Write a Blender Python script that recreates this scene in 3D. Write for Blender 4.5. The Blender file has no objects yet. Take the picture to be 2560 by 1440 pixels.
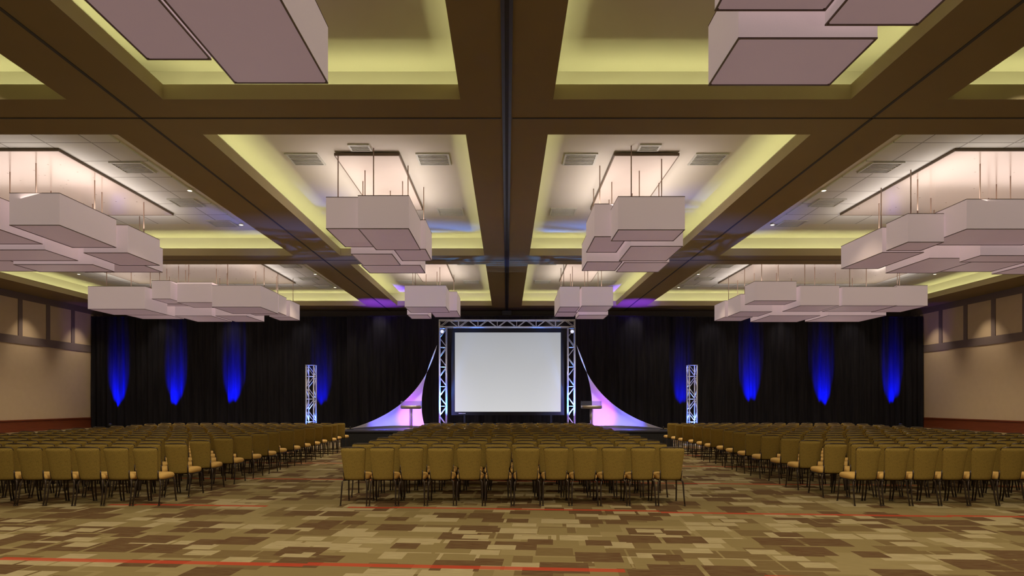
import bpy, math, random
from mathutils import Vector, Matrix, Euler
random.seed(7)
scene = bpy.context.scene
COL = scene.collection
scene.view_settings.view_transform = 'Standard'
scene.view_settings.look = 'None'
scene.view_settings.exposure = 0.0

# ------------------------------------------------------------------ materials
def new_mat(name):
    m = bpy.data.materials.new(name); m.use_nodes = True
    nt = m.node_tree
    return m, nt, nt.nodes['Principled BSDF']

def pmat(name, col, rough=0.7, metal=0.0, em=None, es=0.0, noise=0.12, nscale=8.0, spec=None, bump=0.0, alpha=None):
    m, nt, b = new_mat(name)
    b.inputs['Roughness'].default_value = rough
    b.inputs['Metallic'].default_value = metal
    if spec is not None: b.inputs['Specular IOR Level'].default_value = spec
    tc = nt.nodes.new('ShaderNodeTexCoord')
    nz = nt.nodes.new('ShaderNodeTexNoise'); nz.inputs['Scale'].default_value = nscale
    nz.inputs['Detail'].default_value = 3
    nt.links.new(tc.outputs['Object'], nz.inputs['Vector'])
    mx = nt.nodes.new('ShaderNodeMix'); mx.data_type = 'RGBA'
    mx.inputs[6].default_value = (*[c*(1-noise) for c in col], 1)
    mx.inputs[7].default_value = (*[min(1, c*(1+noise)) for c in col], 1)
    nt.links.new(nz.outputs['Fac'], mx.inputs[0])
    nt.links.new(mx.outputs[2], b.inputs['Base Color'])
    if em:
        b.inputs['Emission Color'].default_value = (*em, 1)
        b.inputs['Emission Strength'].default_value = es
    if bump > 0:
        bp = nt.nodes.new('ShaderNodeBump'); bp.inputs['Strength'].default_value = bump
        bp.inputs['Distance'].default_value = 0.01
        nt.links.new(nz.outputs['Fac'], bp.inputs['Height'])
        nt.links.new(bp.outputs['Normal'], b.inputs['Normal'])
    if alpha: b.inputs['Alpha'].default_value = alpha
    return m

M_beam = pmat('beam_paint', (0.245, 0.180, 0.080), 0.8, nscale=1.5, noise=0.05)
M_lip = pmat('cove_lip_paint', (0.44, 0.37, 0.21), 0.8, nscale=1.5, noise=0.04)
M_tray = pmat('tray_paint', (0.60, 0.56, 0.50), 0.85, nscale=0.7, noise=0.04)
M_seam = pmat('seam_dark', (0.035, 0.03, 0.03), 0.6)
M_track = pmat('track_metal', (0.09, 0.09, 0.11), 0.4, metal=0.5)
M_wall = pmat('wall_vinyl', (0.49, 0.37, 0.24), 0.8, nscale=3, noise=0.05)
M_stile = pmat('frieze_stile', (0.15, 0.11, 0.10), 0.7, nscale=3, noise=0.05)
M_backwall = pmat('back_wall_paint', (0.10, 0.08, 0.06), 0.8)
M_brass = pmat('can_trim', (0.6, 0.55, 0.45), 0.4)
M_bronze = pmat('bronze_metal', (0.055, 0.038, 0.028), 0.35, metal=0.55, nscale=30)
M_frame = pmat('shade_bronze', (0.16, 0.115, 0.10), 0.5, metal=0.2)
M_rod = pmat('rod_metal', (0.34, 0.24, 0.19), 0.4, metal=0.5)
M_shade = pmat('shade_fabric', (0.58, 0.475, 0.48), 0.85, em=(0.9, 0.70, 0.71), es=0.23, nscale=60, noise=0.05)
M_diff = pmat('shade_diffuser', (0.41, 0.31, 0.34), 0.6, em=(0.9, 0.62, 0.68), es=0.15, nscale=2, noise=0.04)
M_canopy = pmat('canopy_white', (0.56, 0.48, 0.43), 0.6, nscale=2, noise=0.04)
M_canopyedge = pmat('canopy_edge', (0.12, 0.075, 0.045), 0.5)
M_vent = pmat('vent_metal', (0.5, 0.5, 0.46), 0.5)
M_ventdark = pmat('vent_slot', (0.34, 0.34, 0.32), 0.6)
M_alu = pmat('truss_aluminium', (0.74, 0.75, 0.79), 0.35, metal=0.6, nscale=20)
M_black = pmat('black_matte', (0.012, 0.012, 0.014), 0.7)
M_stage = pmat('stage_deck', (0.03, 0.03, 0.05), 0.45)
M_skirt = pmat('stage_skirt', (0.012, 0.012, 0.015), 0.9)
M_lens = pmat('lamp_lens', (0.9, 0.9, 1), 0.3, em=(0.8, 0.85, 1), es=0.8)
M_bluelens = pmat('lamp_lens_blue', (0.1, 0.1, 1), 0.3, em=(0.05, 0.08, 1), es=3.0)
M_canlens = pmat('can_lens', (1, .95, .8), 0.3, em=(1, .9, .65), es=2.0)
M_chrome = pmat('brushed_steel', (0.50, 0.43, 0.34), 0.35, metal=0.8, nscale=30)
M_acryl = pmat('smoked_acrylic', (0.10, 0.10, 0.12), 0.1, nscale=3, alpha=0.35)

def mirror_canopy():
    m, nt, b = new_mat('polished_canopy')
    b.inputs['Metallic'].default_value = 0.45
    b.inputs['Roughness'].default_value = 0.16
    tc = nt.nodes.new('ShaderNodeTexCoord')
    v = nt.nodes.new('ShaderNodeTexVoronoi'); v.inputs['Scale'].default_value = 3.0
    nt.links.new(tc.outputs['Object'], v.inputs['Vector'])
    r = nt.nodes.new('ShaderNodeValToRGB')
    r.color_ramp.elements[0].position = 0.05; r.color_ramp.elements[0].color = (0.3, .22, .18, 1)
    r.color_ramp.elements[1].position = 0.09; r.color_ramp.elements[1].color = (0.62, .53, .47, 1)
    nt.links.new(v.outputs['Distance'], r.inputs[0])
    nt.links.new(r.outputs[0], b.inputs['Base Color'])
    return m
M_mirror = mirror_canopy()

def tile_mat():
    m, nt, b = new_mat('acoustic_tile')
    b.inputs['Roughness'].default_value = 0.9
    tc = nt.nodes.new('ShaderNodeTexCoord')
    br = nt.nodes.new('ShaderNodeTexBrick')
    br.offset = 0.0
    br.inputs['Scale'].default_value = 1
    br.inputs['Brick Width'].default_value = 1.22
    br.inputs['Row Height'].default_value = 1.22
    br.inputs['Mortar Size'].default_value = 0.018
    br.inputs['Color1'].default_value = (0.60, 0.60, 0.58, 1)
    br.inputs['Color2'].default_value = (0.54, 0.54, 0.52, 1)
    br.inputs['Mortar'].default_value = (0.25, 0.24, 0.22, 1)
    nt.links.new(tc.outputs['Object'], br.inputs['Vector'])
    nt.links.new(br.outputs['Color'], b.inputs['Base Color'])
    return m
M_tile = tile_mat()

def carpet_mat():
    m, nt, b = new_mat('patterned_carpet')
    N = nt.nodes; L = nt.links
    b.inputs['Roughness'].default_value = 0.95
    b.inputs['Specular IOR Level'].default_value = 0.1
    tc = N.new('ShaderNodeTexCoord')
    mp = N.new('ShaderNodeMapping'); mp.inputs['Rotation'].default_value = (0, 0, math.radians(4.4))
    L.new(tc.outputs['Object'], mp.inputs['Vector'])
    def math_(op, a, c=None):
        n = N.new('ShaderNodeMath'); n.operation = op
        for i, v in enumerate((a, c)):
            if v is None: continue
            if isinstance(v, (int, float)): n.inputs[i].default_value = v
            else: L.new(v, n.inputs[i])
        return n.outputs[0]
    def mix(f, a, c):
        n = N.new('ShaderNodeMix'); n.data_type = 'RGBA'
        if isinstance(f, (int, float)): n.inputs[0].default_value = f
        else: L.new(f, n.inputs[0])
        for i, v in ((6, a), (7, c)):
            if isinstance(v, tuple): n.inputs[i].default_value = (*v, 1)
            else: L.new(v, n.inputs[i])
        return n.outputs[2]
    def layer(w, h, off, loc, gap, thr, freq=2):
        """mask of isolated random rectangles"""
        m2 = N.new('ShaderNodeMapping'); m2.inputs['Location'].default_value = (loc[0], loc[1], 0)
        L.new(mp.outputs[0], m2.inputs['Vector'])
        br = N.new('ShaderNodeTexBrick'); br.offset = off; br.offset_frequency = freq
        br.inputs['Scale'].default_value = 1
        br.inputs['Brick Width'].default_value = w
        br.inputs['Row Height'].default_value = h
        br.inputs['Mortar Size'].default_value = gap
        br.inputs['Color1'].default_value = (0, 0, 0, 1)
        br.inputs['Color2'].default_value = (1, 1, 1, 1)
        br.inputs['Mortar'].default_value = (0, 0, 0, 1)
        L.new(m2.outputs[0], br.inputs['Vector'])
        return math_('GREATER_THAN', br.outputs['Color'], thr)
    dark = (0.088, 0.043, 0.019); mid = (0.140, 0.092, 0.037); tan = (0.210, 0.160, 0.068); tan2 = (0.255, 0.200, 0.092); light = (0.37, 0.305, 0.17)
    c = mix(layer(.58, .43, .5, (11.3, 9.1), 0, .5), tan, tan2)
    c = mix(layer(.50, .38, .37, (30.7, 50.2), .012, .66, 3), c, mid)
    c = mix(layer(.56, .33, .43, (70.5, 20.9), .02, .76), c, light)
    c = mix(layer(.40, .48, .5, (55.2, 61.7), .02, .80), c, tan)
    c = mix(layer(.54, .44, .31, (60.1, 33.4), .025, .73), c, dark)
    c = mix(layer(.36, .25, .45, (81.4, 12.6), .02, .85), c, light)
    c = mix(layer(.34, .31, .5, (21.4, 92.6), .02, .87), c, dark)
    ms = N.new('ShaderNodeMapping'); ms.inputs['Scale'].default_value = (5.0, 60.0, 1)
    L.new(mp.outputs[0], ms.inputs['Vector'])
    nz = N.new('ShaderNodeTexNoise'); nz.inputs['Scale'].default_value = 1.0; nz.inputs['Detail'].default_value = 4
    L.new(ms.outputs[0], nz.inputs['Vector'])
    r2 = N.new('ShaderNodeMapRange'); r2.inputs[1].default_value = 0.38; r2.inputs[2].default_value = 0.62
    r2.inputs[3].default_value = 0.0; r2.inputs[4].default_value = 1.0
    L.new(nz.outputs['Fac'], r2.inputs[0])
    st = math_('MULTIPLY', r2.outputs[0], 0.42)
    c = mix(st, c, (0.19, 0.14, 0.062))
    # red lines
    sep = N.new('ShaderNodeSeparateXYZ'); L.new(mp.outputs[0], sep.inputs[0])
    seg = math_('FLOOR', math_('DIVIDE', math_('ADD', sep.outputs[0], 51.7), 4.1))
    wn = N.new('ShaderNodeTexWhiteNoise'); wn.noise_dimensions = '1D'; L.new(seg, wn.inputs['W'])
    jog = math_('MULTIPLY', math_('SUBTRACT', wn.outputs[0], 0.5), 0.16)
    u = math_('DIVIDE', math_('ADD', math_('SUBTRACT', sep.outputs[1], 5.86), jog), 3.28)
    fr = math_('ABSOLUTE', math_('SUBTRACT', math_('FRACT', math_('ADD', u, 20.5)), 0.5))
    line = math_('LESS_THAN', fr, 0.018)
    seg2 = math_('ADD', math_('FLOOR', math_('DIVIDE', math_('ADD', sep.outputs[0], 50.0), 1.3)), math_('MULTIPLY', math_('FLOOR', math_('ADD', u, 20.5)), 17.3))
    wn2 = N.new('ShaderNodeTexWhiteNoise'); wn2.noise_dimensions = '1D'; L.new(seg2, wn2.inputs['W'])
    gate = math_('GREATER_THAN', wn2.outputs[0], 0.15)
    lf = math_('MULTIPLY', math_('MULTIPLY', line, gate), 0.8)
    c = mix(lf, c, (0.40, 0.045, 0.02))
    L.new(c, b.inputs['Base Color'])
    bp = N.new('ShaderNodeBump'); bp.inputs['Strength'].default_value = 0.3; bp.inputs['Distance'].default_value = 0.01
    L.new(nz.outputs['Fac'], bp.inputs['Height']); L.new(bp.outputs[0], b.inputs['Normal'])
    return m
M_carpet = carpet_mat()

def wood_mat():
    m, nt, b = new_mat('cherry_wood')
    b.inputs['Roughness'].default_value = 0.4
    tc = nt.nodes.new('ShaderNodeTexCoord')
    mp = nt.nodes.new('ShaderNodeMapping'); mp.inputs['Scale'].default_value = (4, 0.6, 14)
    nz = nt.nodes.new('ShaderNodeTexNoise'); nz.inputs['Scale'].default_value = 2.0; nz.inputs['Detail'].default_value = 6
    r = nt.nodes.new('ShaderNodeValToRGB')
    r.color_ramp.elements[0].color = (0.10, 0.022, 0.008, 1); r.color_ramp.elements[1].color = (0.23, 0.06, 0.02, 1)
    nt.links.new(tc.outputs['Object'], mp.inputs[0]); nt.links.new(mp.outputs[0], nz.inputs['Vector'])
    nt.links.new(nz.outputs['Fac'], r.inputs[0]); nt.links.new(r.outputs[0], b.inputs['Base Color'])
    return m
M_wood = wood_mat()

def weave_mat(name, c1, c2, scale=160):
    m, nt, b = new_mat(name)
    b.inputs['Roughness'].default_value = 0.85
    b.inputs['Specular IOR Level'].default_value = 0.25
    tc = nt.nodes.new('ShaderNodeTexCoord')
    ck = nt.nodes.new('ShaderNodeTexVoronoi'); ck.inputs['Scale'].default_value = scale
    nt.links.new(tc.outputs['Object'], ck.inputs['Vector'])
    mx = nt.nodes.new('ShaderNodeMix'); mx.data_type = 'RGBA'
    mx.inputs[6].default_value = (*c1, 1); mx.inputs[7].default_value = (*c2, 1)
    nt.links.new(ck.outputs['Distance'], mx.inputs[0])
    nt.links.new(mx.outputs[2], b.inputs['Base Color'])
    return m
M_back = weave_mat('olive_weave', (0.34, 0.230, 0.050), (0.15, 0.10, 0.02), 120)
M_seat = weave_mat('gold_fabric', (0.74, 0.47, 0.15), (0.62, 0.38, 0.11))

def curtain_mat():
    m, nt, b = new_mat('black_velour')
    b.inputs['Roughness'].default_value = 0.95
    b.inputs['Specular IOR Level'].default_value = 0.05
    tc = nt.nodes.new('ShaderNodeTexCoord')
    mp = nt.nodes.new('ShaderNodeMapping'); mp.inputs['Scale'].default_value = (6, 6, 0.4)
    nz = nt.nodes.new('ShaderNodeTexNoise'); nz.inputs['Scale'].default_value = 1.5; nz.inputs['Detail'].default_value = 4
    r = nt.nodes.new('ShaderNodeValToRGB')
    r.color_ramp.elements[0].color = (0.006, 0.006, 0.008, 1); r.color_ramp.elements[1].color = (0.028, 0.026, 0.030, 1)
    nt.links.new(tc.outputs['Object'], mp.inputs[0]); nt.links.new(mp.outputs[0], nz.inputs['Vector'])
    nt.links.new(nz.outputs['Fac'], r.inputs[0]); nt.links.new(r.outputs[0], b.inputs['Base Color'])
    return m
M_curtain = curtain_mat()

def sail_mat():
    m = bpy.data.materials.new('stretch_fabric'); m.use_nodes = True
    nt = m.node_tree; N = nt.nodes; L = nt.links
    b = N['Principled BSDF']; b.inputs['Roughness'].default_value = 0.8
    nz = N.new('ShaderNodeTexNoise'); nz.inputs['Scale'].default_value = 1.5
    mx = N.new('ShaderNodeMix'); mx.data_type = 'RGBA'
    mx.inputs[6].default_value = (0.80, 0.78, 0.80, 1); mx.inputs[7].default_value = (0.88, 0.87, 0.88, 1)
    L.new(nz.outputs['Fac'], mx.inputs[0]); L.new(mx.outputs[2], b.inputs['Base Color'])
    tr = N.new('ShaderNodeBsdfTranslucent'); L.new(mx.outputs[2], tr.inputs['Color'])
    ms = N.new('ShaderNodeMixShader'); ms.inputs[0].default_value = 0.35
    L.new(b.outputs[0], ms.inputs[1]); L.new(tr.outputs[0], ms.inputs[2])
    L.new(ms.outputs[0], N['Material Output'].inputs[0])
    return m
M_sail = sail_mat()

def screen_mat():
    m, nt, b = new_mat('projected_image')
    N = nt.nodes; L = nt.links
    tc = N.new('ShaderNodeTexCoord'); sep = N.new('ShaderNodeSeparateXYZ')
    L.new(tc.outputs['Generated'], sep.inputs[0])
    r = N.new('ShaderNodeValToRGB')
    r.color_ramp.elements[0].color = (0.66, 0.66, 0.67, 1); r.color_ramp.elements[1].color = (0.38, 0.39, 0.41, 1)
    L.new(sep.outputs[2], r.inputs[0])
    b.inputs['Base Color'].default_value = (0.05, 0.05, 0.05, 1)
    L.new(r.outputs[0], b.inputs['Emission Color']); b.inputs['Emission Strength'].default_value = 0.92
    return m
M_screen = screen_mat()

# ------------------------------------------------------------------ mesh builder
class MB:
    def __init__(s): s.v = []; s.f = []; s.m = []; s.sm = []
    def quad(s, pts, mi=0, smooth=False):
        o = len(s.v); s.v += [tuple(p) for p in pts]; s.f.append(tuple(range(o, o+len(pts)))); s.m.append(mi); s.sm.append(smooth)
    def box(s, x0, x1, y0, y1, z0, z1, mi=0):
        o = len(s.v)
        s.v += [(x0,y0,z0),(x1,y0,z0),(x1,y1,z0),(x0,y1,z0),(x0,y0,z1),(x1,y0,z1),(x1,y1,z1),(x0,y1,z1)]
        for q in ((0,3,2,1),(4,5,6,7),(0,1,5,4),(1,2,6,5),(2,3,7,6),(3,0,4,7)):
            s.f.append(tuple(o+i for i in q)); s.m.append(mi); s.sm.append(False)
    def tube(s, pts, r, n=8, mi=0, closed=False):
        pts = [Vector(p) for p in pts]; o = len(s.v); k = len(pts)
        for i, p in enumerate(pts):
            if closed: t = pts[(i+1) % k]-pts[i-1]
            else: t = pts[min(i+1, k-1)]-pts[max(i-1, 0)]
            t.normalize()
            ref = Vector((1, 0, 0)) if abs(t.x) < 0.8 else Vector((0, 0, 1))
            a = t.cross(ref).normalized(); b = t.cross(a)
            rr = r[i] if isinstance(r, (list, tuple)) else r
            for j in range(n):
                an = 2*math.pi*j/n
                s.v.append(tuple(p+a*rr*math.cos(an)+b*rr*math.sin(an)))
        for i in range(k if closed else k-1):
            for j in range(n):
                a0 = o+i*n+j; a1 = o+i*n+(j+1) % n; i2 = (i+1) % k
                b0 = o+i2*n+j; b1 = o+i2*n+(j+1) % n
                s.f.append((a0, a1, b1, b0)); s.m.append(mi); s.sm.append(True)
        if not closed:
            s.f.append(tuple(o+j for j in range(n))[::-1]); s.m.append(mi); s.sm.append(False)
            s.f.append(tuple(o+(k-1)*n+j for j in range(n))); s.m.append(mi); s.sm.append(False)
    def rings(s, rings, mi=0, smooth=True):
        o = len(s.v); n = len(rings[0])
        for r in rings: s.v += [tuple(p) for p in r]
        for i in range(len(rings)-1):
            for j in range(n):
                s.f.append((o+i*n+j, o+i*n+(j+1) % n, o+(i+1)*n+(j+1) % n, o+(i+1)*n+j)); s.m.append(mi); s.sm.append(smooth)
        s.f.append(tuple(o+j for j in range(n))[::-1]); s.m.append(mi); s.sm.append(smooth)
        q = o+(len(rings)-1)*n
        s.f.append(tuple(q+j for j in range(n))); s.m.append(mi); s.sm.append(smooth)
    def merge(s, other, mi=0, mat=None):
        o = len(s.v)
        s.v += other.v if mat is None else [tuple(mat @ Vector(p)) for p in other.v]
        s.f += [tuple(o+i for i in f) for f in other.f]
        s.m += [mi]*len(other.f) if mi is not None else other.m
        s.sm += other.sm
    def mesh(s, name, mats):
        me = bpy.data.meshes.new(name); me.from_pydata(s.v, [], s.f)
        for m in (mats if isinstance(mats, (list, tuple)) else [mats]): me.materials.append(m)
        me.polygons.foreach_set('material_index', s.m)
        me.polygons.foreach_set('use_smooth', s.sm)
        me.update(); return me

def link(o): COL.objects.link(o); return o
def obj(name, mb, mats, loc=(0, 0, 0), parent=None, label=None, category=None, kind=None, group=None):
    me = mb.mesh(name, mats) if isinstance(mb, MB) else mb
    o = bpy.data.objects.new(name, me); o.location = loc; link(o)
    if parent: o.parent = parent
    if label: o['label'] = label
    if category: o['category'] = category
    if kind: o['kind'] = kind
    if group: o['group'] = group
    return o
def empty(name, loc, label, category, group=None):
    e = bpy.data.objects.new(name, None); e.location = loc; e.empty_display_size = 0.3; link(e)
    e['label'] = label; e['category'] = category
    if group: e['group'] = group
    return e
def structure(name, mb, mats, label):
    return obj(name, mb, mats, label=label, category='room', kind='structure')

# ------------------------------------------------------------------ room shell
CZ = 7.645; TZ = 8.54; RX = 26.7; YB = -8.0; YF = 39.6
S = 12.68
b = MB(); b.box(-RX-.3, RX+.3, YB-.3, YF+.3, -0.2, 0.0); structure('floor', b, M_carpet, 'patterned brown and tan carpet with red lines')
xs = [-RX, -24.5, -8.73, -6.82, -.92, .92, 6.82, 8.73, 24.5, RX]
ys = [YB, .8, 11.9, 13.46, 24.6, 26.16, 37.35, YF]
b = MB()
b.box(-RX-.3, RX+.3, YB-.3, YF+.3, TZ+.02, TZ+.2, 0)
holes = []
for i in range(len(xs)-1):
    for j in range(len(ys)-1):
        if i in (1, 3, 5, 7) and j in (1, 3, 5):
            holes.append((xs[i], xs[i+1], ys[j], ys[j+1])); continue
        b.quad([(xs[i], ys[j], CZ), (xs[i], ys[j+1], CZ), (xs[i+1], ys[j+1], CZ), (xs[i+1], ys[j], CZ)], 0)
OFF = 0.62
for (x0, x1, y0, y1) in holes:
    side = abs(x0+x1) > 20
    t = .08; zt = CZ+.30
    # lip ring
    b.box(x0-t, x0, y0-t, y1+t, CZ+.001, zt, 1); b.box(x1, x1+t, y0-t, y1+t, CZ+.001, zt, 1)
    b.box(x0, x1, y0-t, y0, CZ+.001, zt, 1); b.box(x0, x1, y1, y1+t, CZ+.001, zt, 1)
    X0, X1, Y0, Y1 = x0-OFF, x1+OFF, y0-OFF, y1+OFF
    for p, q in (((X0, Y0), (X0, Y1)), ((X0, Y1), (X1, Y1)), ((X1, Y1), (X1, Y0)), ((X1, Y0), (X0, Y0))):
        b.quad([(*p, CZ), (*q, CZ), (*q, TZ), (*p, TZ)], 2)
    if side:
        g = 1.5
        b.quad([(X0, Y0, TZ), (X0, Y1, TZ), (X1, Y1, TZ), (X1, Y0, TZ)], 2)
        b.box(x0+g, x1-g, y0+g, y1-g, TZ-.04, TZ-.002, 3)
    else:
        b.quad([(X0, Y0, TZ), (X0, Y1, TZ), (X1, Y1, TZ), (X1, Y0, TZ)], 2)
structure('ceiling', b, [M_beam, M_lip, M_tray, M_tile], 'coffered ceiling with brown beams and lit cove trays')

b = MB(); b.box(-RX-.3, -RX, YB-.3, YF+.3, 0, TZ+.2); structure('wall_left', b, M_wall, 'tan vinyl covered side wall')
b = MB(); b.box(RX, RX+.3, YB-.3, YF+.3, 0, TZ+.2); structure('wall_right', b, M_wall, 'tan vinyl covered side wall')
b = MB(); b.box(-RX, RX, YF, YF+.3, 0, TZ+.2); structure('wall_front', b, M_backwall, 'dark brown end wall behind the drapes')
b = MB(); b.box(-RX, RX, YB-.3, YB, 0, TZ+.2); structure('wall_back', b, M_wall, 'tan end wall')
for sgn, nm in ((-1, 'left'), (1, 'right')):
    b = MB()
    xa, xb = sorted((sgn*RX, sgn*(RX-.05)))
    b.box(xa, xb, YB, YF, 0.0, .60, 0)
    xa, xb = sorted((sgn*RX, sgn*(RX-.09)))
    b.box(xa, xb, YB, YF, .60, .67, 0); b.box(xa, xb, YB, YF, 0, .12, 0)
    structure('baseboard_'+nm, b, M_wood, 'reddish cherry wood wainscot')
    b = MB()
    xa, xb = sorted((sgn*RX, sgn*(RX-.04)))
    b.box(xa, xb, YB, YF, 4.83, 5.27)
    b.box(xa, xb, YB, YF, 7.28, CZ)
    y = 38.9
    while y > YB:
        b.box(xa, xb, y-.14, y+.14, 5.27, 7.28); y -= 2.0
    structure('trim_1' if sgn < 0 else 'trim_2', b, M_stile, 'dark brown frieze panel framing')
# seams
b = MB()
for x in (-7.72, 7.72): b.box(x-.03, x+.03, YB, YF, CZ-.012, CZ-.001)
for y in (S, 2*S, 3*S+.1): 
    b.box(-RX, -.12, y-.018, y+.018, CZ-.012, CZ-.001); b.box(.12, RX, y-.018, y+.018, CZ-.012, CZ-.001)
structure('trim_3', b, M_seam, 'dark partition seams along the ceiling beams')
b = MB()
b.box(-.095, -.035, YB, YF, CZ-.03, CZ-.001, 0); b.box(.035, .095, YB, YF, CZ-.03, CZ-.001, 0)
b.box(-.035, .035, YB, YF, CZ-.008, CZ-.001, 1)
b.box(-.3, .3, 39.2, 39.58, CZ-.32, CZ-.03, 0)
structure('trim_4', b, [M_track, M_seam], 'grey metal partition track under the central beam')

# ------------------------------------------------------------------ lights helpers
def area(name, loc, rot, sx, sy, power, col):
    l = bpy.data.lights.new(name, 'AREA'); l.shape = 'RECTANGLE'; l.size = sx; l.size_y = sy
    l.energy = power; l.color = col
    o = bpy.data.objects.new(name, l); o.location = loc; o.rotation_euler = rot; link(o); return o
def spot(name, loc, target, ang, power, col, blend=1.0, rad=0.05):
    l = bpy.data.lights.new(name, 'SPOT'); l.spot_size = math.radians(ang); l.spot_blend = blend
    l.energy = power; l.color = col; l.shadow_soft_size = rad
    o = bpy.data.objects.new(name, l); o.location = loc
    d = Vector(target)-Vector(loc); o.rotation_euler = d.to_track_quat('-Z', 'Y').to_euler(); link(o); return o
def point(name, loc, power, col, rad=0.0):
    l = bpy.data.lights.new(name, 'POINT'); l.energy = power; l.color = col; l.shadow_soft_size = rad
    o = bpy.data.objects.new(name, l); o.location = loc; link(o); return o

# cove strips
COVE = (0.84, 0.85, 0.36)
tilt = math.radians(20)
for (x0, x1, y0, y1) in holes:
    d = .30; z = CZ+.08; pw = 4.8
    lx = x1-x0; ly = y1-y0; cx = (x0+x1)/2; cy = (y0+y1)/2
    area('cove_strip', (cx, y0-d, z), (math.pi+tilt, 0, 0), lx, .08, pw*lx, COVE)
    area('cove_strip', (cx, y1+d, z), (math.pi-tilt, 0, 0), lx, .08, pw*lx, COVE)
    area('cove_strip', (x0-d, cy, z), (0, math.pi-tilt, 0), .08, ly, pw*ly, COVE)
    area('cove_strip', (x1+d, cy, z), (0, math.pi+tilt, 0), .08, ly, pw*ly, COVE)

# ------------------------------------------------------------------ chandeliers
def chandelier(cx, cy, cw, cl, boxes, mirror, label, up):
    CB = 8.42
    root = empty('chandelier', (cx, cy, TZ), label, 'chandelier', 'box chandeliers under the ceiling trays')
    b = MB(); hw, hl = cw/2, cl/2; t = .03
    zc = CB-TZ
    b.box(-hw+t, hw-t, -hl+t, hl-t, zc+.004, -.045, 0)
    b.box(-hw, hw, -hl, -hl+t, zc, -.045, 1); b.box(-hw, hw, hl-t, hl, zc, -.045, 1)
    b.box(-hw, -hw+t, -hl+t, hl-t, zc, -.045, 1); b.box(hw-t, hw, -hl+t, hl-t, zc, -.045, 1)
    obj('canopy', b, [M_mirror if mirror else M_canopy, M_canopyedge], parent=root)
    for (x0, x1, y0, y1, z0, z1) in boxes:
        mx, my = (x0+x1)/2, (y0+y1)/2; w, l, h = (x1-x0)/2, (y1-y0)/2, z1-z0
        t = .02
        b = MB()
        b.box(-w, w, -l, -l+t, .018, h-.018); b.box(-w, w, l-t, l, .018, h-.018)
        b.box(-w, -w+t, -l+t, l-t, .018, h-.018); b.box(w-t, w, -l+t, l-t, .018, h-.018)
        sh = obj('lamp_shade', b, M_shade, loc=(mx-cx, my-cy, z0-TZ), parent=root, label='mauve fabric box shade')
        b = MB(); b.box(-w+t, w-t, -l+t, l-t, .012, .026)
        obj('diffuser', b, M_diff, parent=sh)
        b = MB(); r = .018; e = .003
        for zz in (0, h-r):
            b.box(-w-e, w+e, -l-e, -l+r, zz, zz+r); b.box(-w-e, w+e, l-r, l+e, zz, zz+r)
            b.box(-w-e, -w+r, -l+r, l-r, zz, zz+r); b.box(w-r, w+e, -l+r, l-r, zz, zz+r)
        for sx in (-1, 1):
            b.box(-w+.01, w-.01, sx*l*.55-.012, sx*l*.55+.012, h-.02, h-.001)
            for sy in (-1, 1):
                b.tube([(sx*(w-.03), sy*(l-.03), .01), (sx*(w-.03), sy*(l-.03), h-.01)], .012, 6)
        obj('shade_frame', b, M_frame, parent=sh)
        for sx, sy in ((-.55, -.55), (.55, .55)):
            py = my+sy*l
            px = mx+sx*w
            top = CB+.03 if (abs(px-cx) < cw/2 and abs(py-cy) < cl/2) else TZ-.005
            b = MB(); b.tube([(0, 0, z1-TZ-.01), (0, 0, top-TZ)], .016, 6)
            obj('rod', b, M_rod, loc=(px-cx, py-cy, 0), parent=root)
    # real uplights above the shades, washing canopy and tray
    t2 = math.radians(15); WW = (1.0, 0.88, 0.78)
    if mirror:
        ox = cw/2-.6; L_ = cl*.95
        area('chandelier_uplight', (cx-ox, cy, 7.42), (0, math.pi+t2, 0), 1.4, L_, up*.30, WW)
        area('chandelier_uplight', (cx+ox, cy, 7.42), (0, math.pi-t2, 0), 1.4, L_, up*.30, WW)
        area('chandelier_uplight', (cx, cy, 7.42), (math.pi, 0, 0), cw*.6, cl*.9, up*.32, WW)
    else:
        ox = cw/2+.1; L_ = cl*.9; t3 = math.radians(24)
        area('chandelier_uplight', (cx-ox, cy, 7.32), (0, math.pi+t3, 0), .7, L_, up*.42, WW)
        area('chandelier_uplight', (cx+ox, cy, 7.32), (0, math.pi-t3, 0), .7, L_, up*.42, WW)
    # unseen fill spots added under the cluster to light floor and chairs
    for ox in ((-5, 0, 5) if mirror else (0,)):
        spot('cluster_floor_fill', (cx+ox, cy, 5.95), (cx+ox, cy, 0), 130, 540 if mirror else 700, (1, .85, .61), .9, 0)

# row 1
chandelier(-3.87, 6.3, 1.8, 4.6, [(-4.26, -2.8, 5.9, 9.4, 6.63, 7.53), (-5.24, -4.31, 6.0, 8.75, 6.63, 7.53),
    (-4.6, -3.0, 3.8, 5.8, 6.4, 7.3)], False, 'cluster of long mauve box shades hanging in a green lit tray', 14)
chandelier(3.87, 6.3, 1.8, 4.6, [(3.0, 4.8, 7.77, 8.93, 6.35, 7.25), (4.03, 5.2, 5.3, 7.6, 6.41, 7.3), (2.6, 3.98, 5.0, 7.5, 6.53, 7.43)],
    False, 'cluster of mauve box shades at staggered heights', 14)
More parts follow.
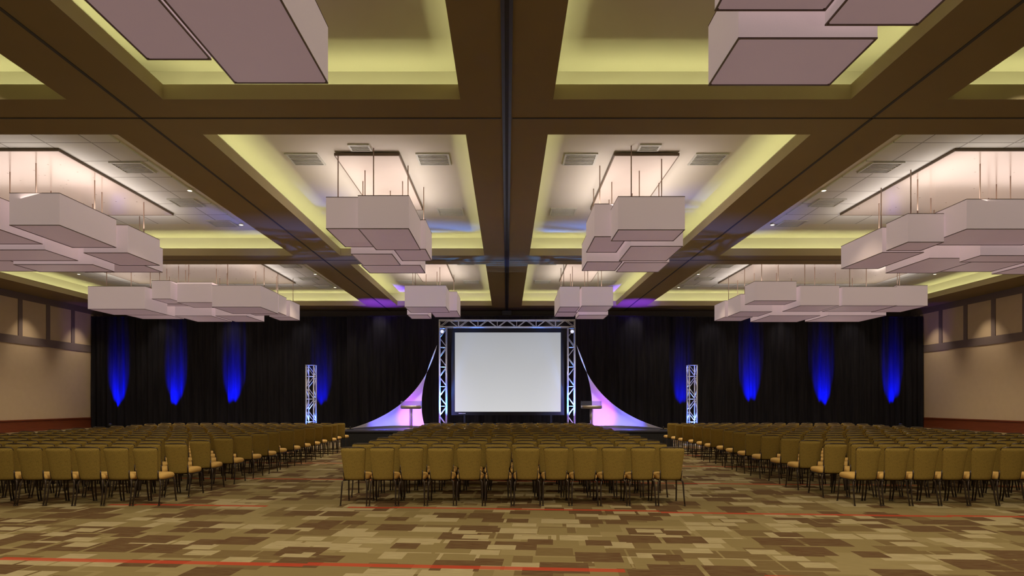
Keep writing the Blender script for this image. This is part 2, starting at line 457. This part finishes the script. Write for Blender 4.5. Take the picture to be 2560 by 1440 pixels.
# row 2 centre
chandelier(-3.85, 18.85, 1.8, 4.7, [(-3.92, -2.58, 15.8, 18.0, 6.2, 7.09), (-4.85, -3.95, 16.1, 18.0, 6.29, 7.15),
    (-3.42, -2.45, 18.1, 19.6, 6.25, 7.15), (-4.7, -3.46, 18.1, 19.6, 6.1, 7.0), (-4.8, -2.85, 19.8, 21.0, 6.15, 7.05)],
    False, 'cluster of five mauve box shades on thin rods', 115)
chandelier(3.85, 18.85, 1.8, 4.7, [(2.95, 4.72, 15.9, 17.0, 6.2, 7.1), (2.5, 3.45, 17.1, 18.9, 6.35, 7.3),
    (3.55, 5.05, 17.2, 19.0, 6.1, 7.0), (2.55, 3.68, 19.1, 20.4, 6.1, 7.0), (3.75, 5.2, 19.2, 20.6, 6.1, 7.0)],
    False, 'cluster of five mauve box shades on thin rods', 115)
# row 2 sides
chandelier(-16.6, 19.0, 9.0, 5.6, [(-13.68, -12.3, 16.5, 18.9, 6.5, 7.4), (-13.4, -12.0, 19.0, 20.75, 6.36, 7.26),
    (-15.8, -12.9, 20.9, 22.5, 6.5, 7.4), (-16.9, -14.0, 16.3, 18.1, 6.4, 7.3), (-16.9, -14.0, 18.2, 19.6, 6.25, 7.15),
    (-19.0, -16.4, 19.75, 21.4, 6.3, 7.2), (-16.2, -13.6, 19.7, 20.8, 6.15, 7.05), (-19.6, -17.1, 16.8, 19.5, 6.4, 7.3)],
    True, 'large cluster of wide mauve box shades beneath a polished canopy', 300)
chandelier(16.6, 19.0, 9.0, 5.6, [(12.8, 15.8, 16.7, 18.4, 6.45, 7.3), (11.7, 12.75, 17.5, 18.5, 6.3, 7.15),
    (11.7, 13.0, 18.7, 21.0, 6.3, 7.1), (13.7, 15.5, 19.45, 21.7, 6.3, 7.15), (15.6, 17.5, 19.45, 21.7, 6.35, 7.2),
    (14.6, 17.5, 18.5, 19.35, 6.15, 7.05), (17.7, 19.8, 19.9, 21.9, 6.3, 7.2), (16.0, 19.0, 16.8, 18.4, 6.4, 7.3)],
    True, 'large cluster of wide mauve box shades beneath a polished canopy', 300)
# row 3 centre
chandelier(-3.85, 31.5, 1.8, 4.7, [(-4.9, -2.92, 28.8, 30.6, 6.2, 7.25), (-3.95, -2.55, 30.7, 33.0, 6.3, 7.3), (-5.1, -4.05, 30.7, 32.2, 6.1, 7.0)],
    False, 'cluster of mauve box shades near the stage end', 100)
chandelier(3.85, 31.5, 1.8, 4.7, [(2.55, 3.5, 28.8, 30.4, 6.2, 7.2), (3.6, 5.1, 28.8, 30.6, 6.25, 7.2), (2.55, 3.6, 30.5, 32.1, 6.2, 7.1), (3.7, 5.2, 30.8, 32.3, 6.1, 7.0)],
    False, 'cluster of mauve box shades near the stage end', 100)
# row 3 sides
chandelier(-16.6, 31.6, 9.0, 5.6, [(-19.9, -17.2, 28.5, 30.4, 6.05, 7.15), (-17.65, -16.2, 30.45, 31.0, 6.6, 7.6), (-16.1, -14.4, 29.3, 30.9, 6.5, 7.5),
    (-14.0, -11.7, 28.5, 30.7, 6.15, 7.2), (-13.4, -11.75, 30.9, 32.0, 6.25, 7.2), (-12.7, -11.6, 32.1, 33.6, 6.2, 7.1),
    (-20.0, -17.75, 30.6, 33.0, 6.2, 7.1), (-17.2, -15.3, 31.1, 33.4, 6.1, 7.0), (-15.1, -13.5, 31.1, 33.4, 6.1, 7.0), (-17.1, -16.2, 28.9, 30.3, 6.6, 7.5)],
    True, 'large cluster of mauve box shades near the stage end', 280)
chandelier(16.6, 31.6, 9.0, 5.6, [(11.9, 13.9, 28.8, 30.0, 6.5, 7.45), (11.8, 13.4, 30.3, 32.0, 6.2, 7.1), (11.7, 13.2, 32.2, 33.8, 6.2, 7.1),
    (14.05, 15.9, 28.7, 30.6, 6.25, 7.23), (16.0, 18.6, 28.6, 30.5, 6.23, 7.15), (18.7, 20.2, 28.8, 30.8, 6.25, 7.25),
    (13.6, 16.2, 31.0, 33.5, 6.1, 7.0), (16.6, 19.6, 31.0, 33.4, 6.1, 7.0)],
    True, 'large cluster of mauve box shades near the stage end', 280)

# ------------------------------------------------------------------ vents, cans
def vent_mb(w, l, k=7):
    b = MB(); w /= 2; l /= 2
    b.box(-w, w, -l, -l+.05, -.04, 0, 0); b.box(-w, w, l-.05, l, -.04, 0, 0)
    b.box(-w, -w+.05, -l+.05, l-.05, -.04, 0, 0); b.box(w-.05, w, -l+.05, l-.05, -.04, 0, 0)
    b.box(-w+.05, w-.05, -l+.05, l-.05, -.01, 0, 1)
    for i in range(k):
        y = -l+.05+(2*l-.1)*(i+.5)/k
        b.box(-w+.05, w-.05, y-.016, y+.016, -.03, -.01, 0)
    return b
vm = vent_mb(.92, .8).mesh('air_vent', [M_vent, M_ventdark])
vsm = vent_mb(.58, .4, 3).mesh('air_vent', [M_vent, M_ventdark])
def vent(x, y, z=TZ, me=None):
    obj('air_vent', me or vm, None, loc=(x, y, z), label='square metal air diffuser flush in the ceiling', category='vent', group='ceiling air vents')
for sx in (-1, 1):
    for dy in (0, S):
        for x, y in ((2.07, 17.0), (5.7, 17.0), (2.03, 21.7), (5.75, 21.7)): vent(sx*x, y+dy)
        for x, y in ((10.9, 17.5), (11.0, 20.6), (10.9, 23.0), (14.0, 15.4)): vent(sx*x, y+dy, TZ-.04)
        vent(sx*3.85 if sx > 0 else -3.97, 16.22+dy, TZ, vsm)
    vent(sx*17.4, 15.45, TZ-.04)
cb = MB(); n = 16
ro = [(.10*math.cos(2*math.pi*i/n), .10*math.sin(2*math.pi*i/n)) for i in range(n)]
cb.rings([[(x, y, 0) for x, y in ro], [(x, y, -.02) for x, y in ro], [(x*.75, y*.75, -.025) for x, y in ro]], 0)
lb = MB(); lb.rings([[(x*.7, y*.7, -.02) for x, y in ro], [(x*.68, y*.68, -.03) for x, y in ro]], 0, False)
canmesh = cb.mesh('trim_ring', M_brass); lensmesh = lb.mesh('lens', M_canlens)
def can(x, y, z, power, ang=110, target=None):
    e = empty('recessed_downlight', (x, y, z), 'small round recessed ceiling downlight', 'downlight', 'recessed ceiling downlights')
    obj('trim_ring', canmesh, None, parent=e)
    obj('lens', lensmesh, None, parent=e)
    spot('downlight', (x, y, z-.05), target or (x, y, 0), ang, power, (1, .85, .61), 0.8, .04)
for sx in (-1, 1):
    for y in (6.7, 11.2, 19.4, 24.05-.9, 32.1, 35.8):
        can(sx*10.25, y, TZ-.04, 460, 90)
        if y in (6.7, 23.15, 35.8): can(sx*14.5, y, TZ-.04, 430, 90)
        can(sx*22.9, y, TZ-.04, 400, 90)
    # wall washers in the perimeter soffit
    for y in (37.2, 33.2, 29.2, 25.2):
        spot('wall_washer', (sx*25.2, y, CZ-.02), (sx*26.7, y, 3.0), 62, 340, (1, .84, .62), 1, 0)
for x in (-7.2, -2.4, 2.4, 7.2):  # added spots without fixtures, brightening the near floor
    spot('rear_floor_fill', (x, 1.0, CZ-.02), (x, 4.0, 0), 130, 560, (1, .85, .61), .9, 0)
# drape washers
for x in (-22, -17.5, -13, -8, -3, 3, 8, 13, 17.5, 22):
    spot('drape_washer', (x, 37.0, CZ-.02), (x, 38.5, 5.0), 60, 100, (1, .9, .85), 1, 0)
# soft ambience
for x in (-18, -6, 6, 18):
    for y in (4, 14, 24, 33):
        point('ambient_fill', (x, y, 4.2), 34, (1, .88, .7))

# ------------------------------------------------------------------ drapes
def drape(x0, x1, Y, ztop, seed, label):
    rnd = random.Random(seed)
    b = MB(); n = int((x1-x0)/.055); nz = 10
    ph = [rnd.uniform(0, 6.28) for _ in range(6)]
    xm = (x0+x1)/2
    for j in range(nz+1):
        z = 0.01+(ztop-.01)*j/nz
        for i in range(n+1):
            x = (x1-x0)*i/n
            a = .06*math.sin(x*9+ph[0]+1.5*math.sin(x*.8+ph[1]))+.05*math.sin(x*17+ph[2]+z*.15)+.07*math.sin(x*1.9+ph[3])
            b.v.append((x0+x-xm, a*(1-.35*j/nz), z))
    for j in range(nz):
        for i in range(n):
            a = j*(n+1)+i
            b.f.append((a, a+1, a+n+2, a+n+1)); b.m.append(0); b.sm.append(True)
    b.tube([(x0-xm, 0, ztop+.02), (x1-xm, 0, ztop+.02)], .03, 8, 1)
    return obj('stage_drape', b, [M_curtain, M_black], loc=(xm, Y, 0), label=label, category='curtain', group='black velour drapes')
drape(-26.6, -10.0, 38.4, 7.08, 1, 'black pleated velour drape with blue uplighting')
drape(-10.1, 10.3, 37.9, 7.06, 2, 'black pleated velour drape behind the stage')
drape(10.2, 26.6, 38.4, 7.08, 3, 'black pleated velour drape with blue uplighting')

# blue uplights on floor
def uplight(x, y, tz, dist, power, ang, col=(.0, .004, 1), base=0.0, tx=0):
    e = empty('floor_uplight', (x, y, base), 'small black par can uplight with blue lens', 'stage light', 'blue floor uplights')
    b = MB(); b.box(-.12, .12, -.1, .1, 0, .03); b.box(-.13, -.11, -.02, .02, .03, .2); b.box(.11, .13, -.02, .02, .03, .2)
    obj('bracket', b, M_black, parent=e)
    b = MB(); k = 14
    d = Vector((tx, dist, tz)).normalized(); c = Vector((0, 0, .2))
    b.tube([c-d*.12, c+d*.08], .1, k)
    obj('housing', b, M_black, parent=e)
    b = MB(); b.tube([c+d*.08, c+d*.085], .085, k); obj('lens', b, M_bluelens, parent=e)
    s = Vector((x, y, base))+c+d*.1
    spot('blue_uplight', s, s+d, ang, power, col, 1.0, .03)
for px in (295, 438, 582, 805, 1703, 1878, 2058, 2232):
    x = round((px-1267)*38.3/1500, 2)
    uplight(x, 37.55, 2.45, .85, 27000 if abs(x) > 13 else 11000, 28)

# ------------------------------------------------------------------ stage
b = MB(); b.box(-6.1, 6.1, 21.9, 29.5, .54, .60, 0); b.box(-6.08, 6.08, 21.93, 29.48, 0, .54, 1)
obj('stage_platform', b, [M_stage, M_skirt], label='low black stage platform with a dark skirt', category='stage')

def truss_mb(L, w=.34, step=.42, r=.025):
    """box truss along +Z, centred in x/y"""
    b = MB(); h = w/2-r
    for sx in (-1, 1):
        for sy in (-1, 1):
            b.tube([(sx*h, sy*h, 0), (sx*h, sy*h, L)], r, 8)
    n = max(1, round(L/step)); st = L/n
    for i in range(n+1):
        z = min(max(i*st, r), L-r)
        if i % 2 == 0:
            for s in (-1, 1):
                b.tube([(-h, s*h, z), (h, s*h, z)], .014, 6); b.tube([(s*h, -h, z), (s*h, h, z)], .014, 6)
    for i in range(n):
        z0, z1 = i*st+.02, (i+1)*st-.02; q = 1 if i % 2 else -1
        for s in (-1, 1):
            b.tube([(-h*q, s*h, z0), (h*q, s*h, z1)], .013, 6); b.tube([(s*h, -h*q, z0), (s*h, h*q, z1)], .013, 6)
    b.box(-w/2, w/2, -w/2, w/2, 0, .012); b.box(-w/2, w/2, -w/2, w/2, L-.012, L)
    return b
def tower(x, y, lab):
    e = empty('truss_tower', (x, y, 0), lab, 'truss', 'freestanding truss towers')
    b = MB(); b.box(-.32, .32, -.32, .32, 0, .02); obj('base_plate', b, M_alu, parent=e)
    obj('column', truss_mb(3.04), M_alu, loc=(0, 0, .02), parent=e)
tower(-7.5, 23, 'freestanding aluminium truss tower lit blue from inside')
tower(7.1, 23, 'freestanding aluminium truss tower lit blue from inside')
for x in (-7.5, 7.1):
    spot('tower_blue', (x, 23, .06), (x, 23, 3), 60, 1500, (.08, .18, 1), .8, .02)
    spot('tower_front', (x, 21.9, .3), (x, 23, 2.2), 50, 80, (.7, .78, 1), .8, .05)

arch = empty('truss_arch', (0, 26, .6), 'square aluminium truss arch framing the projection screen', 'truss')
for x in (-2.76, 2.79):
    bb = MB(); bb.box(-.3, .3, -.3, .3, 0, .02); obj('base_plate', bb, M_alu, loc=(x, 0, 0), parent=arch)
    obj('tower', truss_mb(4.24), M_alu, loc=(x, 0, .02), parent=arch)
beam = obj('crossbeam', truss_mb(5.88), M_alu, loc=(-2.93, 0, 4.43), parent=arch); beam.rotation_euler = (0, math.pi/2, 0)
def parcan(x, z, tx):
    e = empty('stage_light', (x, 25.72, z), 'small silver stage spotlight hung on the truss arch', 'stage light', 'spotlights on the truss arch')
    b = MB(); b.tube([(0, .05, 0), (0, -.02, -.02), (0, -.12, -.07)], [.05, .085, .09], 12); obj('housing', b, M_chrome, parent=e)
    b = MB(); b.tube([(0, -.121, -.07), (0, -.125, -.072)], .075, 12); obj('lens', b, M_lens, parent=e)
    b = MB(); b.tube([(-.1, .02, 0), (-.1, .08, .13), (.1, .08, .13), (.1, .02, 0)], .012, 6); obj('yoke', b, M_black, parent=e)
for x in (-2.76, 2.79): parcan(x, 4.72, 0)
for x in (-2.76, 2.79):
    spot('truss_blue', (x, 26, .68), (x, 26, 5), 50, 3000, (.06, .25, 1), .8, .02)
    spot('truss_key', (x*1.0, 24.4, .9), (x, 26, 3.4), 60, 35, (.8, .87, 1), .8, .05)
for x in (-1.2, 1.2):
    spot('truss_top_blue', (x, 24.3, 1.0), (x, 26, 5.0), 40, 260, (.35, .5, 1), .8, .05)

e = empty('projection_screen', (0.045, 26.3, .6), 'large blank grey projection screen in a black frame', 'projection screen')
b = MB(); x0, x1, z0, z1 = -2.32, 2.32, .62, 4.09; f = .15
b.box(x0-f, x1+f, -.04, .03, z0-f, z0); b.box(x0-f, x1+f, -.04, .03, z1, z1+f)
b.box(x0-f, x0, -.04, .03, z0, z1); b.box(x1, x1+f, -.04, .03, z0, z1)
b.box(x0, x1, .01, .03, z0, z1)
for sx in (-1, 1):
    b.box(sx*1.9-.04, sx*1.9+.04, -.03, .03, 0, z0-f); b.box(sx*1.9-.04, sx*1.9+.04, -.45, .45, 0, .04)
obj('screen_frame', b, M_black, parent=e)
b = MB(); b.box(x0, x1, -.005, .0, z0, z1); obj('screen_surface', b, M_screen, parent=e, label='light grey projected image')
b = MB(); b.box(-2.15, -1.85, -.046, -.041, z0-.09, z0-.06); obj('frame_badge', b, M_alu, parent=e)

def bez(a, c, d, t):
    a, c, d = Vector(a), Vector(c), Vector(d)
    return a*(1-t)**2+c*2*t*(1-t)+d*t*t
def sail(m):
    T = (-3.02*1, 26.0, 4.12); O = (-5.95, 22.8, .64); I = (-3.42, 25.0, .64)
    C1 = (-3.49, 24.6, 1.36); C2 = (-3.93, 25.6, 1.93)
    org = Vector((m*-4.4, 24, .6))
    b = MB(); n = 28; k = 16
    for i in range(n+1):
        t = i/n
        L = bez(T, C1, O, t); R = bez(T, C2, I, t)
        for j in range(k+1):
            u = j/k
            p = L.lerp(R, u)
            p.z += .05*t**3*math.sin(math.pi*u)
            p.y += .25*math.sin(math.pi*u)*t
            p.x *= m
            b.v.append(tuple(p-org))
    for i in range(n):
        for j in range(k):
            a = i*(k+1)+j; q = (a, a+1, a+k+2, a+k+1)
            b.f.append(q if m > 0 else q[::-1]); b.m.append(0); b.sm.append(True)
    e = empty('fabric_sail', org, 'white stretch fabric sail lit blue and violet beside the truss arch', 'fabric sail', 'stretch fabric sails')
    obj('fabric', b, M_sail, parent=e)
    for p in (O, I):
        bb = MB(); q = Vector((p[0]*m, p[1], .6))-org
        bb.tube([q, q+Vector((0, 0, .02))], .13, 16); bb.tube([q+Vector((0, 0, .02)), q+Vector((0, 0, .12))], .02, 8)
        obj('anchor', bb, M_black, parent=e)
sail(1); sail(-1)
for m in (-1, 1):
    spot('sail_blue', (m*4.6, 22.2, .7), (m*4.5, 24.2, 1.0), 88, 430, (.12, .12, 1), 1, .05)
    spot('sail_violet', (m*3.3, 23.4, .7), (m*3.7, 25.0, 1.1), 84, 430, (.5, .06, 1), 1, .05)
    spot('sail_key', (m*4.2, 18.5, 5.2), (m*4.0, 25.0, 2.3), 40, 1900, (.86, .84, 1), 1, .05)
    spot('ceiling_blue', (m*7.7, 34.3, .4), (m*7.8, 36.4, 7.6), 30, 11000, (.14, .03, 1), 1, .05)
    spot('ceiling_blue', (m*24.0, 35.5, .4), (m*26.4, 37.4, 7.4), 30, 400, (.18, .07, 1), 1, .05)

def lectern(x):
    e = empty('lectern', (x, 23.2, .6), 'slim steel lectern with a smoked acrylic top', 'lectern', 'stage lecterns')
    b = MB(); b.tube([(0, 0, 0), (0, 0, .02), (0, 0, .03)], [.24, .24, .2], 24); obj('base', b, M_chrome, parent=e)
    b = MB(); b.tube([(0, 0, .03), (0, 0, .79)], .03, 12); b.tube([(-.05, 0, .03), (-.05, 0, .79)], .012, 8); b.tube([(.05, 0, .03), (.05, 0, .79)], .012, 8)
    obj('stem', b, M_chrome, parent=e)
    b = MB(); n = 20
    rr = []
    for z, sc in ((.78, .9), (.80, 1), (.90, 1), (.91, .97)):
        rr.append([(.4*sc*math.copysign(abs(math.cos(a))**.6, math.cos(a)), .24*sc*math.copysign(abs(math.sin(a))**.6, math.sin(a)), z) for a in [2*math.pi*i/n for i in range(n)]])
    b.rings(rr, 0); obj('top', b, M_chrome, parent=e)
    b = MB(); b.box(-.39, .39, .2, .215, .91, 1.08); b.box(-.39, -.378, -.1, .2, .91, 1.08); b.box(.378, .39, -.1, .2, .91, 1.08)
    obj('acrylic_panel', b, M_acryl, parent=e)
lectern(-3.7); lectern(3.27)

# ------------------------------------------------------------------ chairs
def sup(a, bb, n, p=.5):
    out = []
    for i in range(n):
        t = 2*math.pi*(i+.5)/n; c, s = math.cos(t), math.sin(t)
        out.append((a*math.copysign(abs(c)**p, c), bb*math.copysign(abs(s)**p, s)))
    return out
seat = MB()
rr = []
for z, k in ((.405, .90), (.415, .97), (.44, 1.0), (.465, .985), (.482, .93), (.492, .80), (.497, .5)):
    rr.append([(x*k, y*k+.02, z) for x, y in sup(.216, .225, 28, .45)])
seat.rings(rr)
backm = MB(); rr = []
for v, kk in ((0, .90), (.02, .97), (.08, 1), (.25, 1), (.45, 1), (.65, 1), (.82, 1), (.91, .995), (.955, .975), (.985, .93), (1.0, .84)):
    w = (.158+.043*v**1.1)*kk; th = .030*(1 if .01 < v < .98 else .6)
    z = .41+.495*v
    ring = []
    for x, y in sup(w, th, 28, .42):
        ring.append((x, y-.195-.085*v-.03*(1-(x/w)**2), z+.012*(abs(x)/w)**2*v))
    rr.append(ring)
backm.rings(rr)
handle = MB()
handle.tube([(-.190, -.272, .88), (-.187, -.280, .907), (-.165, -.288, .922), (-.08, -.305, .931), (.08, -.305, .931), (.165, -.288, .922), (.187, -.280, .907), (.190, -.272, .88)], .0095, 8)
legs = []
for sx in (-1, 1):
    l = MB(); l.tube([(sx*.13, -.18, .405), (sx*.175, -.19, .40), (sx*.194, -.20, .375), (sx*.199, -.21, .30), (sx*.203, -.235, .14), (sx*.207, -.265, .012)], [.013, .014, .014, .013, .012, .011], 8)
    l.tube([(sx*.207, -.265, 0), (sx*.207, -.266, .02)], .015, 8); legs.append(l)
    l = MB(); l.tube([(sx*.13, .17, .40), (sx*.175, .18, .395), (sx*.194, .188, .37), (sx*.199, .195, .30), (sx*.203, .212, .14), (sx*.207, .235, .012)], [.013, .014, .014, .013, .012, .011], 8)
    l.tube([(sx*.207, .235, 0), (sx*.207, .236, .02)], .015, 8); legs.append(l)
frame = MB()
frame.tube([(-.18, -.185, .40), (.18, -.185, .40), (.185, .18, .395), (-.185, .18, .395)], .013, 8, closed=True)
for sx in (-1, 1):
    frame.tube([(sx*.16, -.19, .39), (sx*.165, -.215, .47), (sx*.170, -.225, .56)], .011, 6)

me_seat = seat.mesh('seat', M_seat); me_back = backm.mesh('backrest', M_back)
me_handle = handle.mesh('handle', M_bronze); me_frame = frame.mesh('seat_frame', M_bronze)
me_legs = [l.mesh('leg', M_bronze) for l in legs]
whole = MB(); whole.merge(seat, 0); whole.merge(backm, 1); whole.merge(handle, 2); whole.merge(frame, 2)
for l in legs: whole.merge(l, 2)
me_whole = whole.mesh('banquet_chair', [M_seat, M_back, M_bronze])
PITCH = .4576; ROW = .85; Y0 = 9.755
spots_ = []
rj = random.Random(21)
for r in range(14):
    y = Y0+r*ROW
    for side in 'clr':
        j = 0 if r == 0 else rj.uniform(-.07, .07)
        dy = 0 if r == 0 else rj.uniform(-.03, .03)
        if side == 'c':
            for i in range(12): spots_.append((-2.423+PITCH*i+j, y+dy, side, r))
        else:
            sg = -1 if side == 'l' else 1
            for i in range(14): spots_.append((sg*(5.71+PITCH*i)+j, y+dy, side, r))
def vis(p): return abs(p[0])*1500/(p[1]+.1) < 1320
inv = sorted([p for p in spots_ if vis(p)], key=lambda p: (p[3], abs(p[0])))
ind = inv[:300]; rest = inv[300:]
LAB = 'banquet chair with olive woven back and gold seat'
G = 'banquet chairs in rows facing the stage'
def place(o, p, yaw): o.location = (p[0], p[1], 0); o.rotation_euler = (0, 0, yaw)
for p in ind:
    yaw = math.radians(random.uniform(-.5, .5))
    if p[3] <= 4:
        e = empty('banquet_chair', (p[0], p[1], 0), LAB, 'chair', G); e.rotation_euler = (0, 0, yaw)
        for nm, me in (('seat', me_seat), ('backrest', me_back), ('handle', me_handle), ('seat_frame', me_frame)):
            obj(nm, me, None, parent=e)
        for me in me_legs: obj('leg', me, None, parent=e)
    else:
        o = obj('banquet_chair', me_whole, None, label=LAB, category='chair', group=G); place(o, p, yaw)
big = MB()
for p in rest:
    mat = Matrix.Translation((p[0], p[1], 0)) @ Matrix.Rotation(math.radians(random.uniform(-.5, .5)), 4, 'Z')
    big.merge(whole, None, mat)
obj('banquet_chair_rows', big, [M_seat, M_back, M_bronze], label='remaining rows of olive and gold banquet chairs', category='chairs', kind='stuff', group=G)

# ------------------------------------------------------------------ camera / world
w = bpy.data.worlds.new('World'); scene.world = w; w.use_nodes = True
w.node_tree.nodes['Background'].inputs[0].default_value = (.05, .045, .04, 1)
cam = bpy.data.cameras.new('Camera'); co = bpy.data.objects.new('Camera', cam); link(co)
co.location = (0, 0, 1.645); co.rotation_euler = (math.radians(90), 0, 0)
cam.sensor_width = 36; cam.lens = 1500/2560*36
cam.shift_x = 13/2560; cam.shift_y = 285/2560
cam.clip_end = 200
scene.camera = co
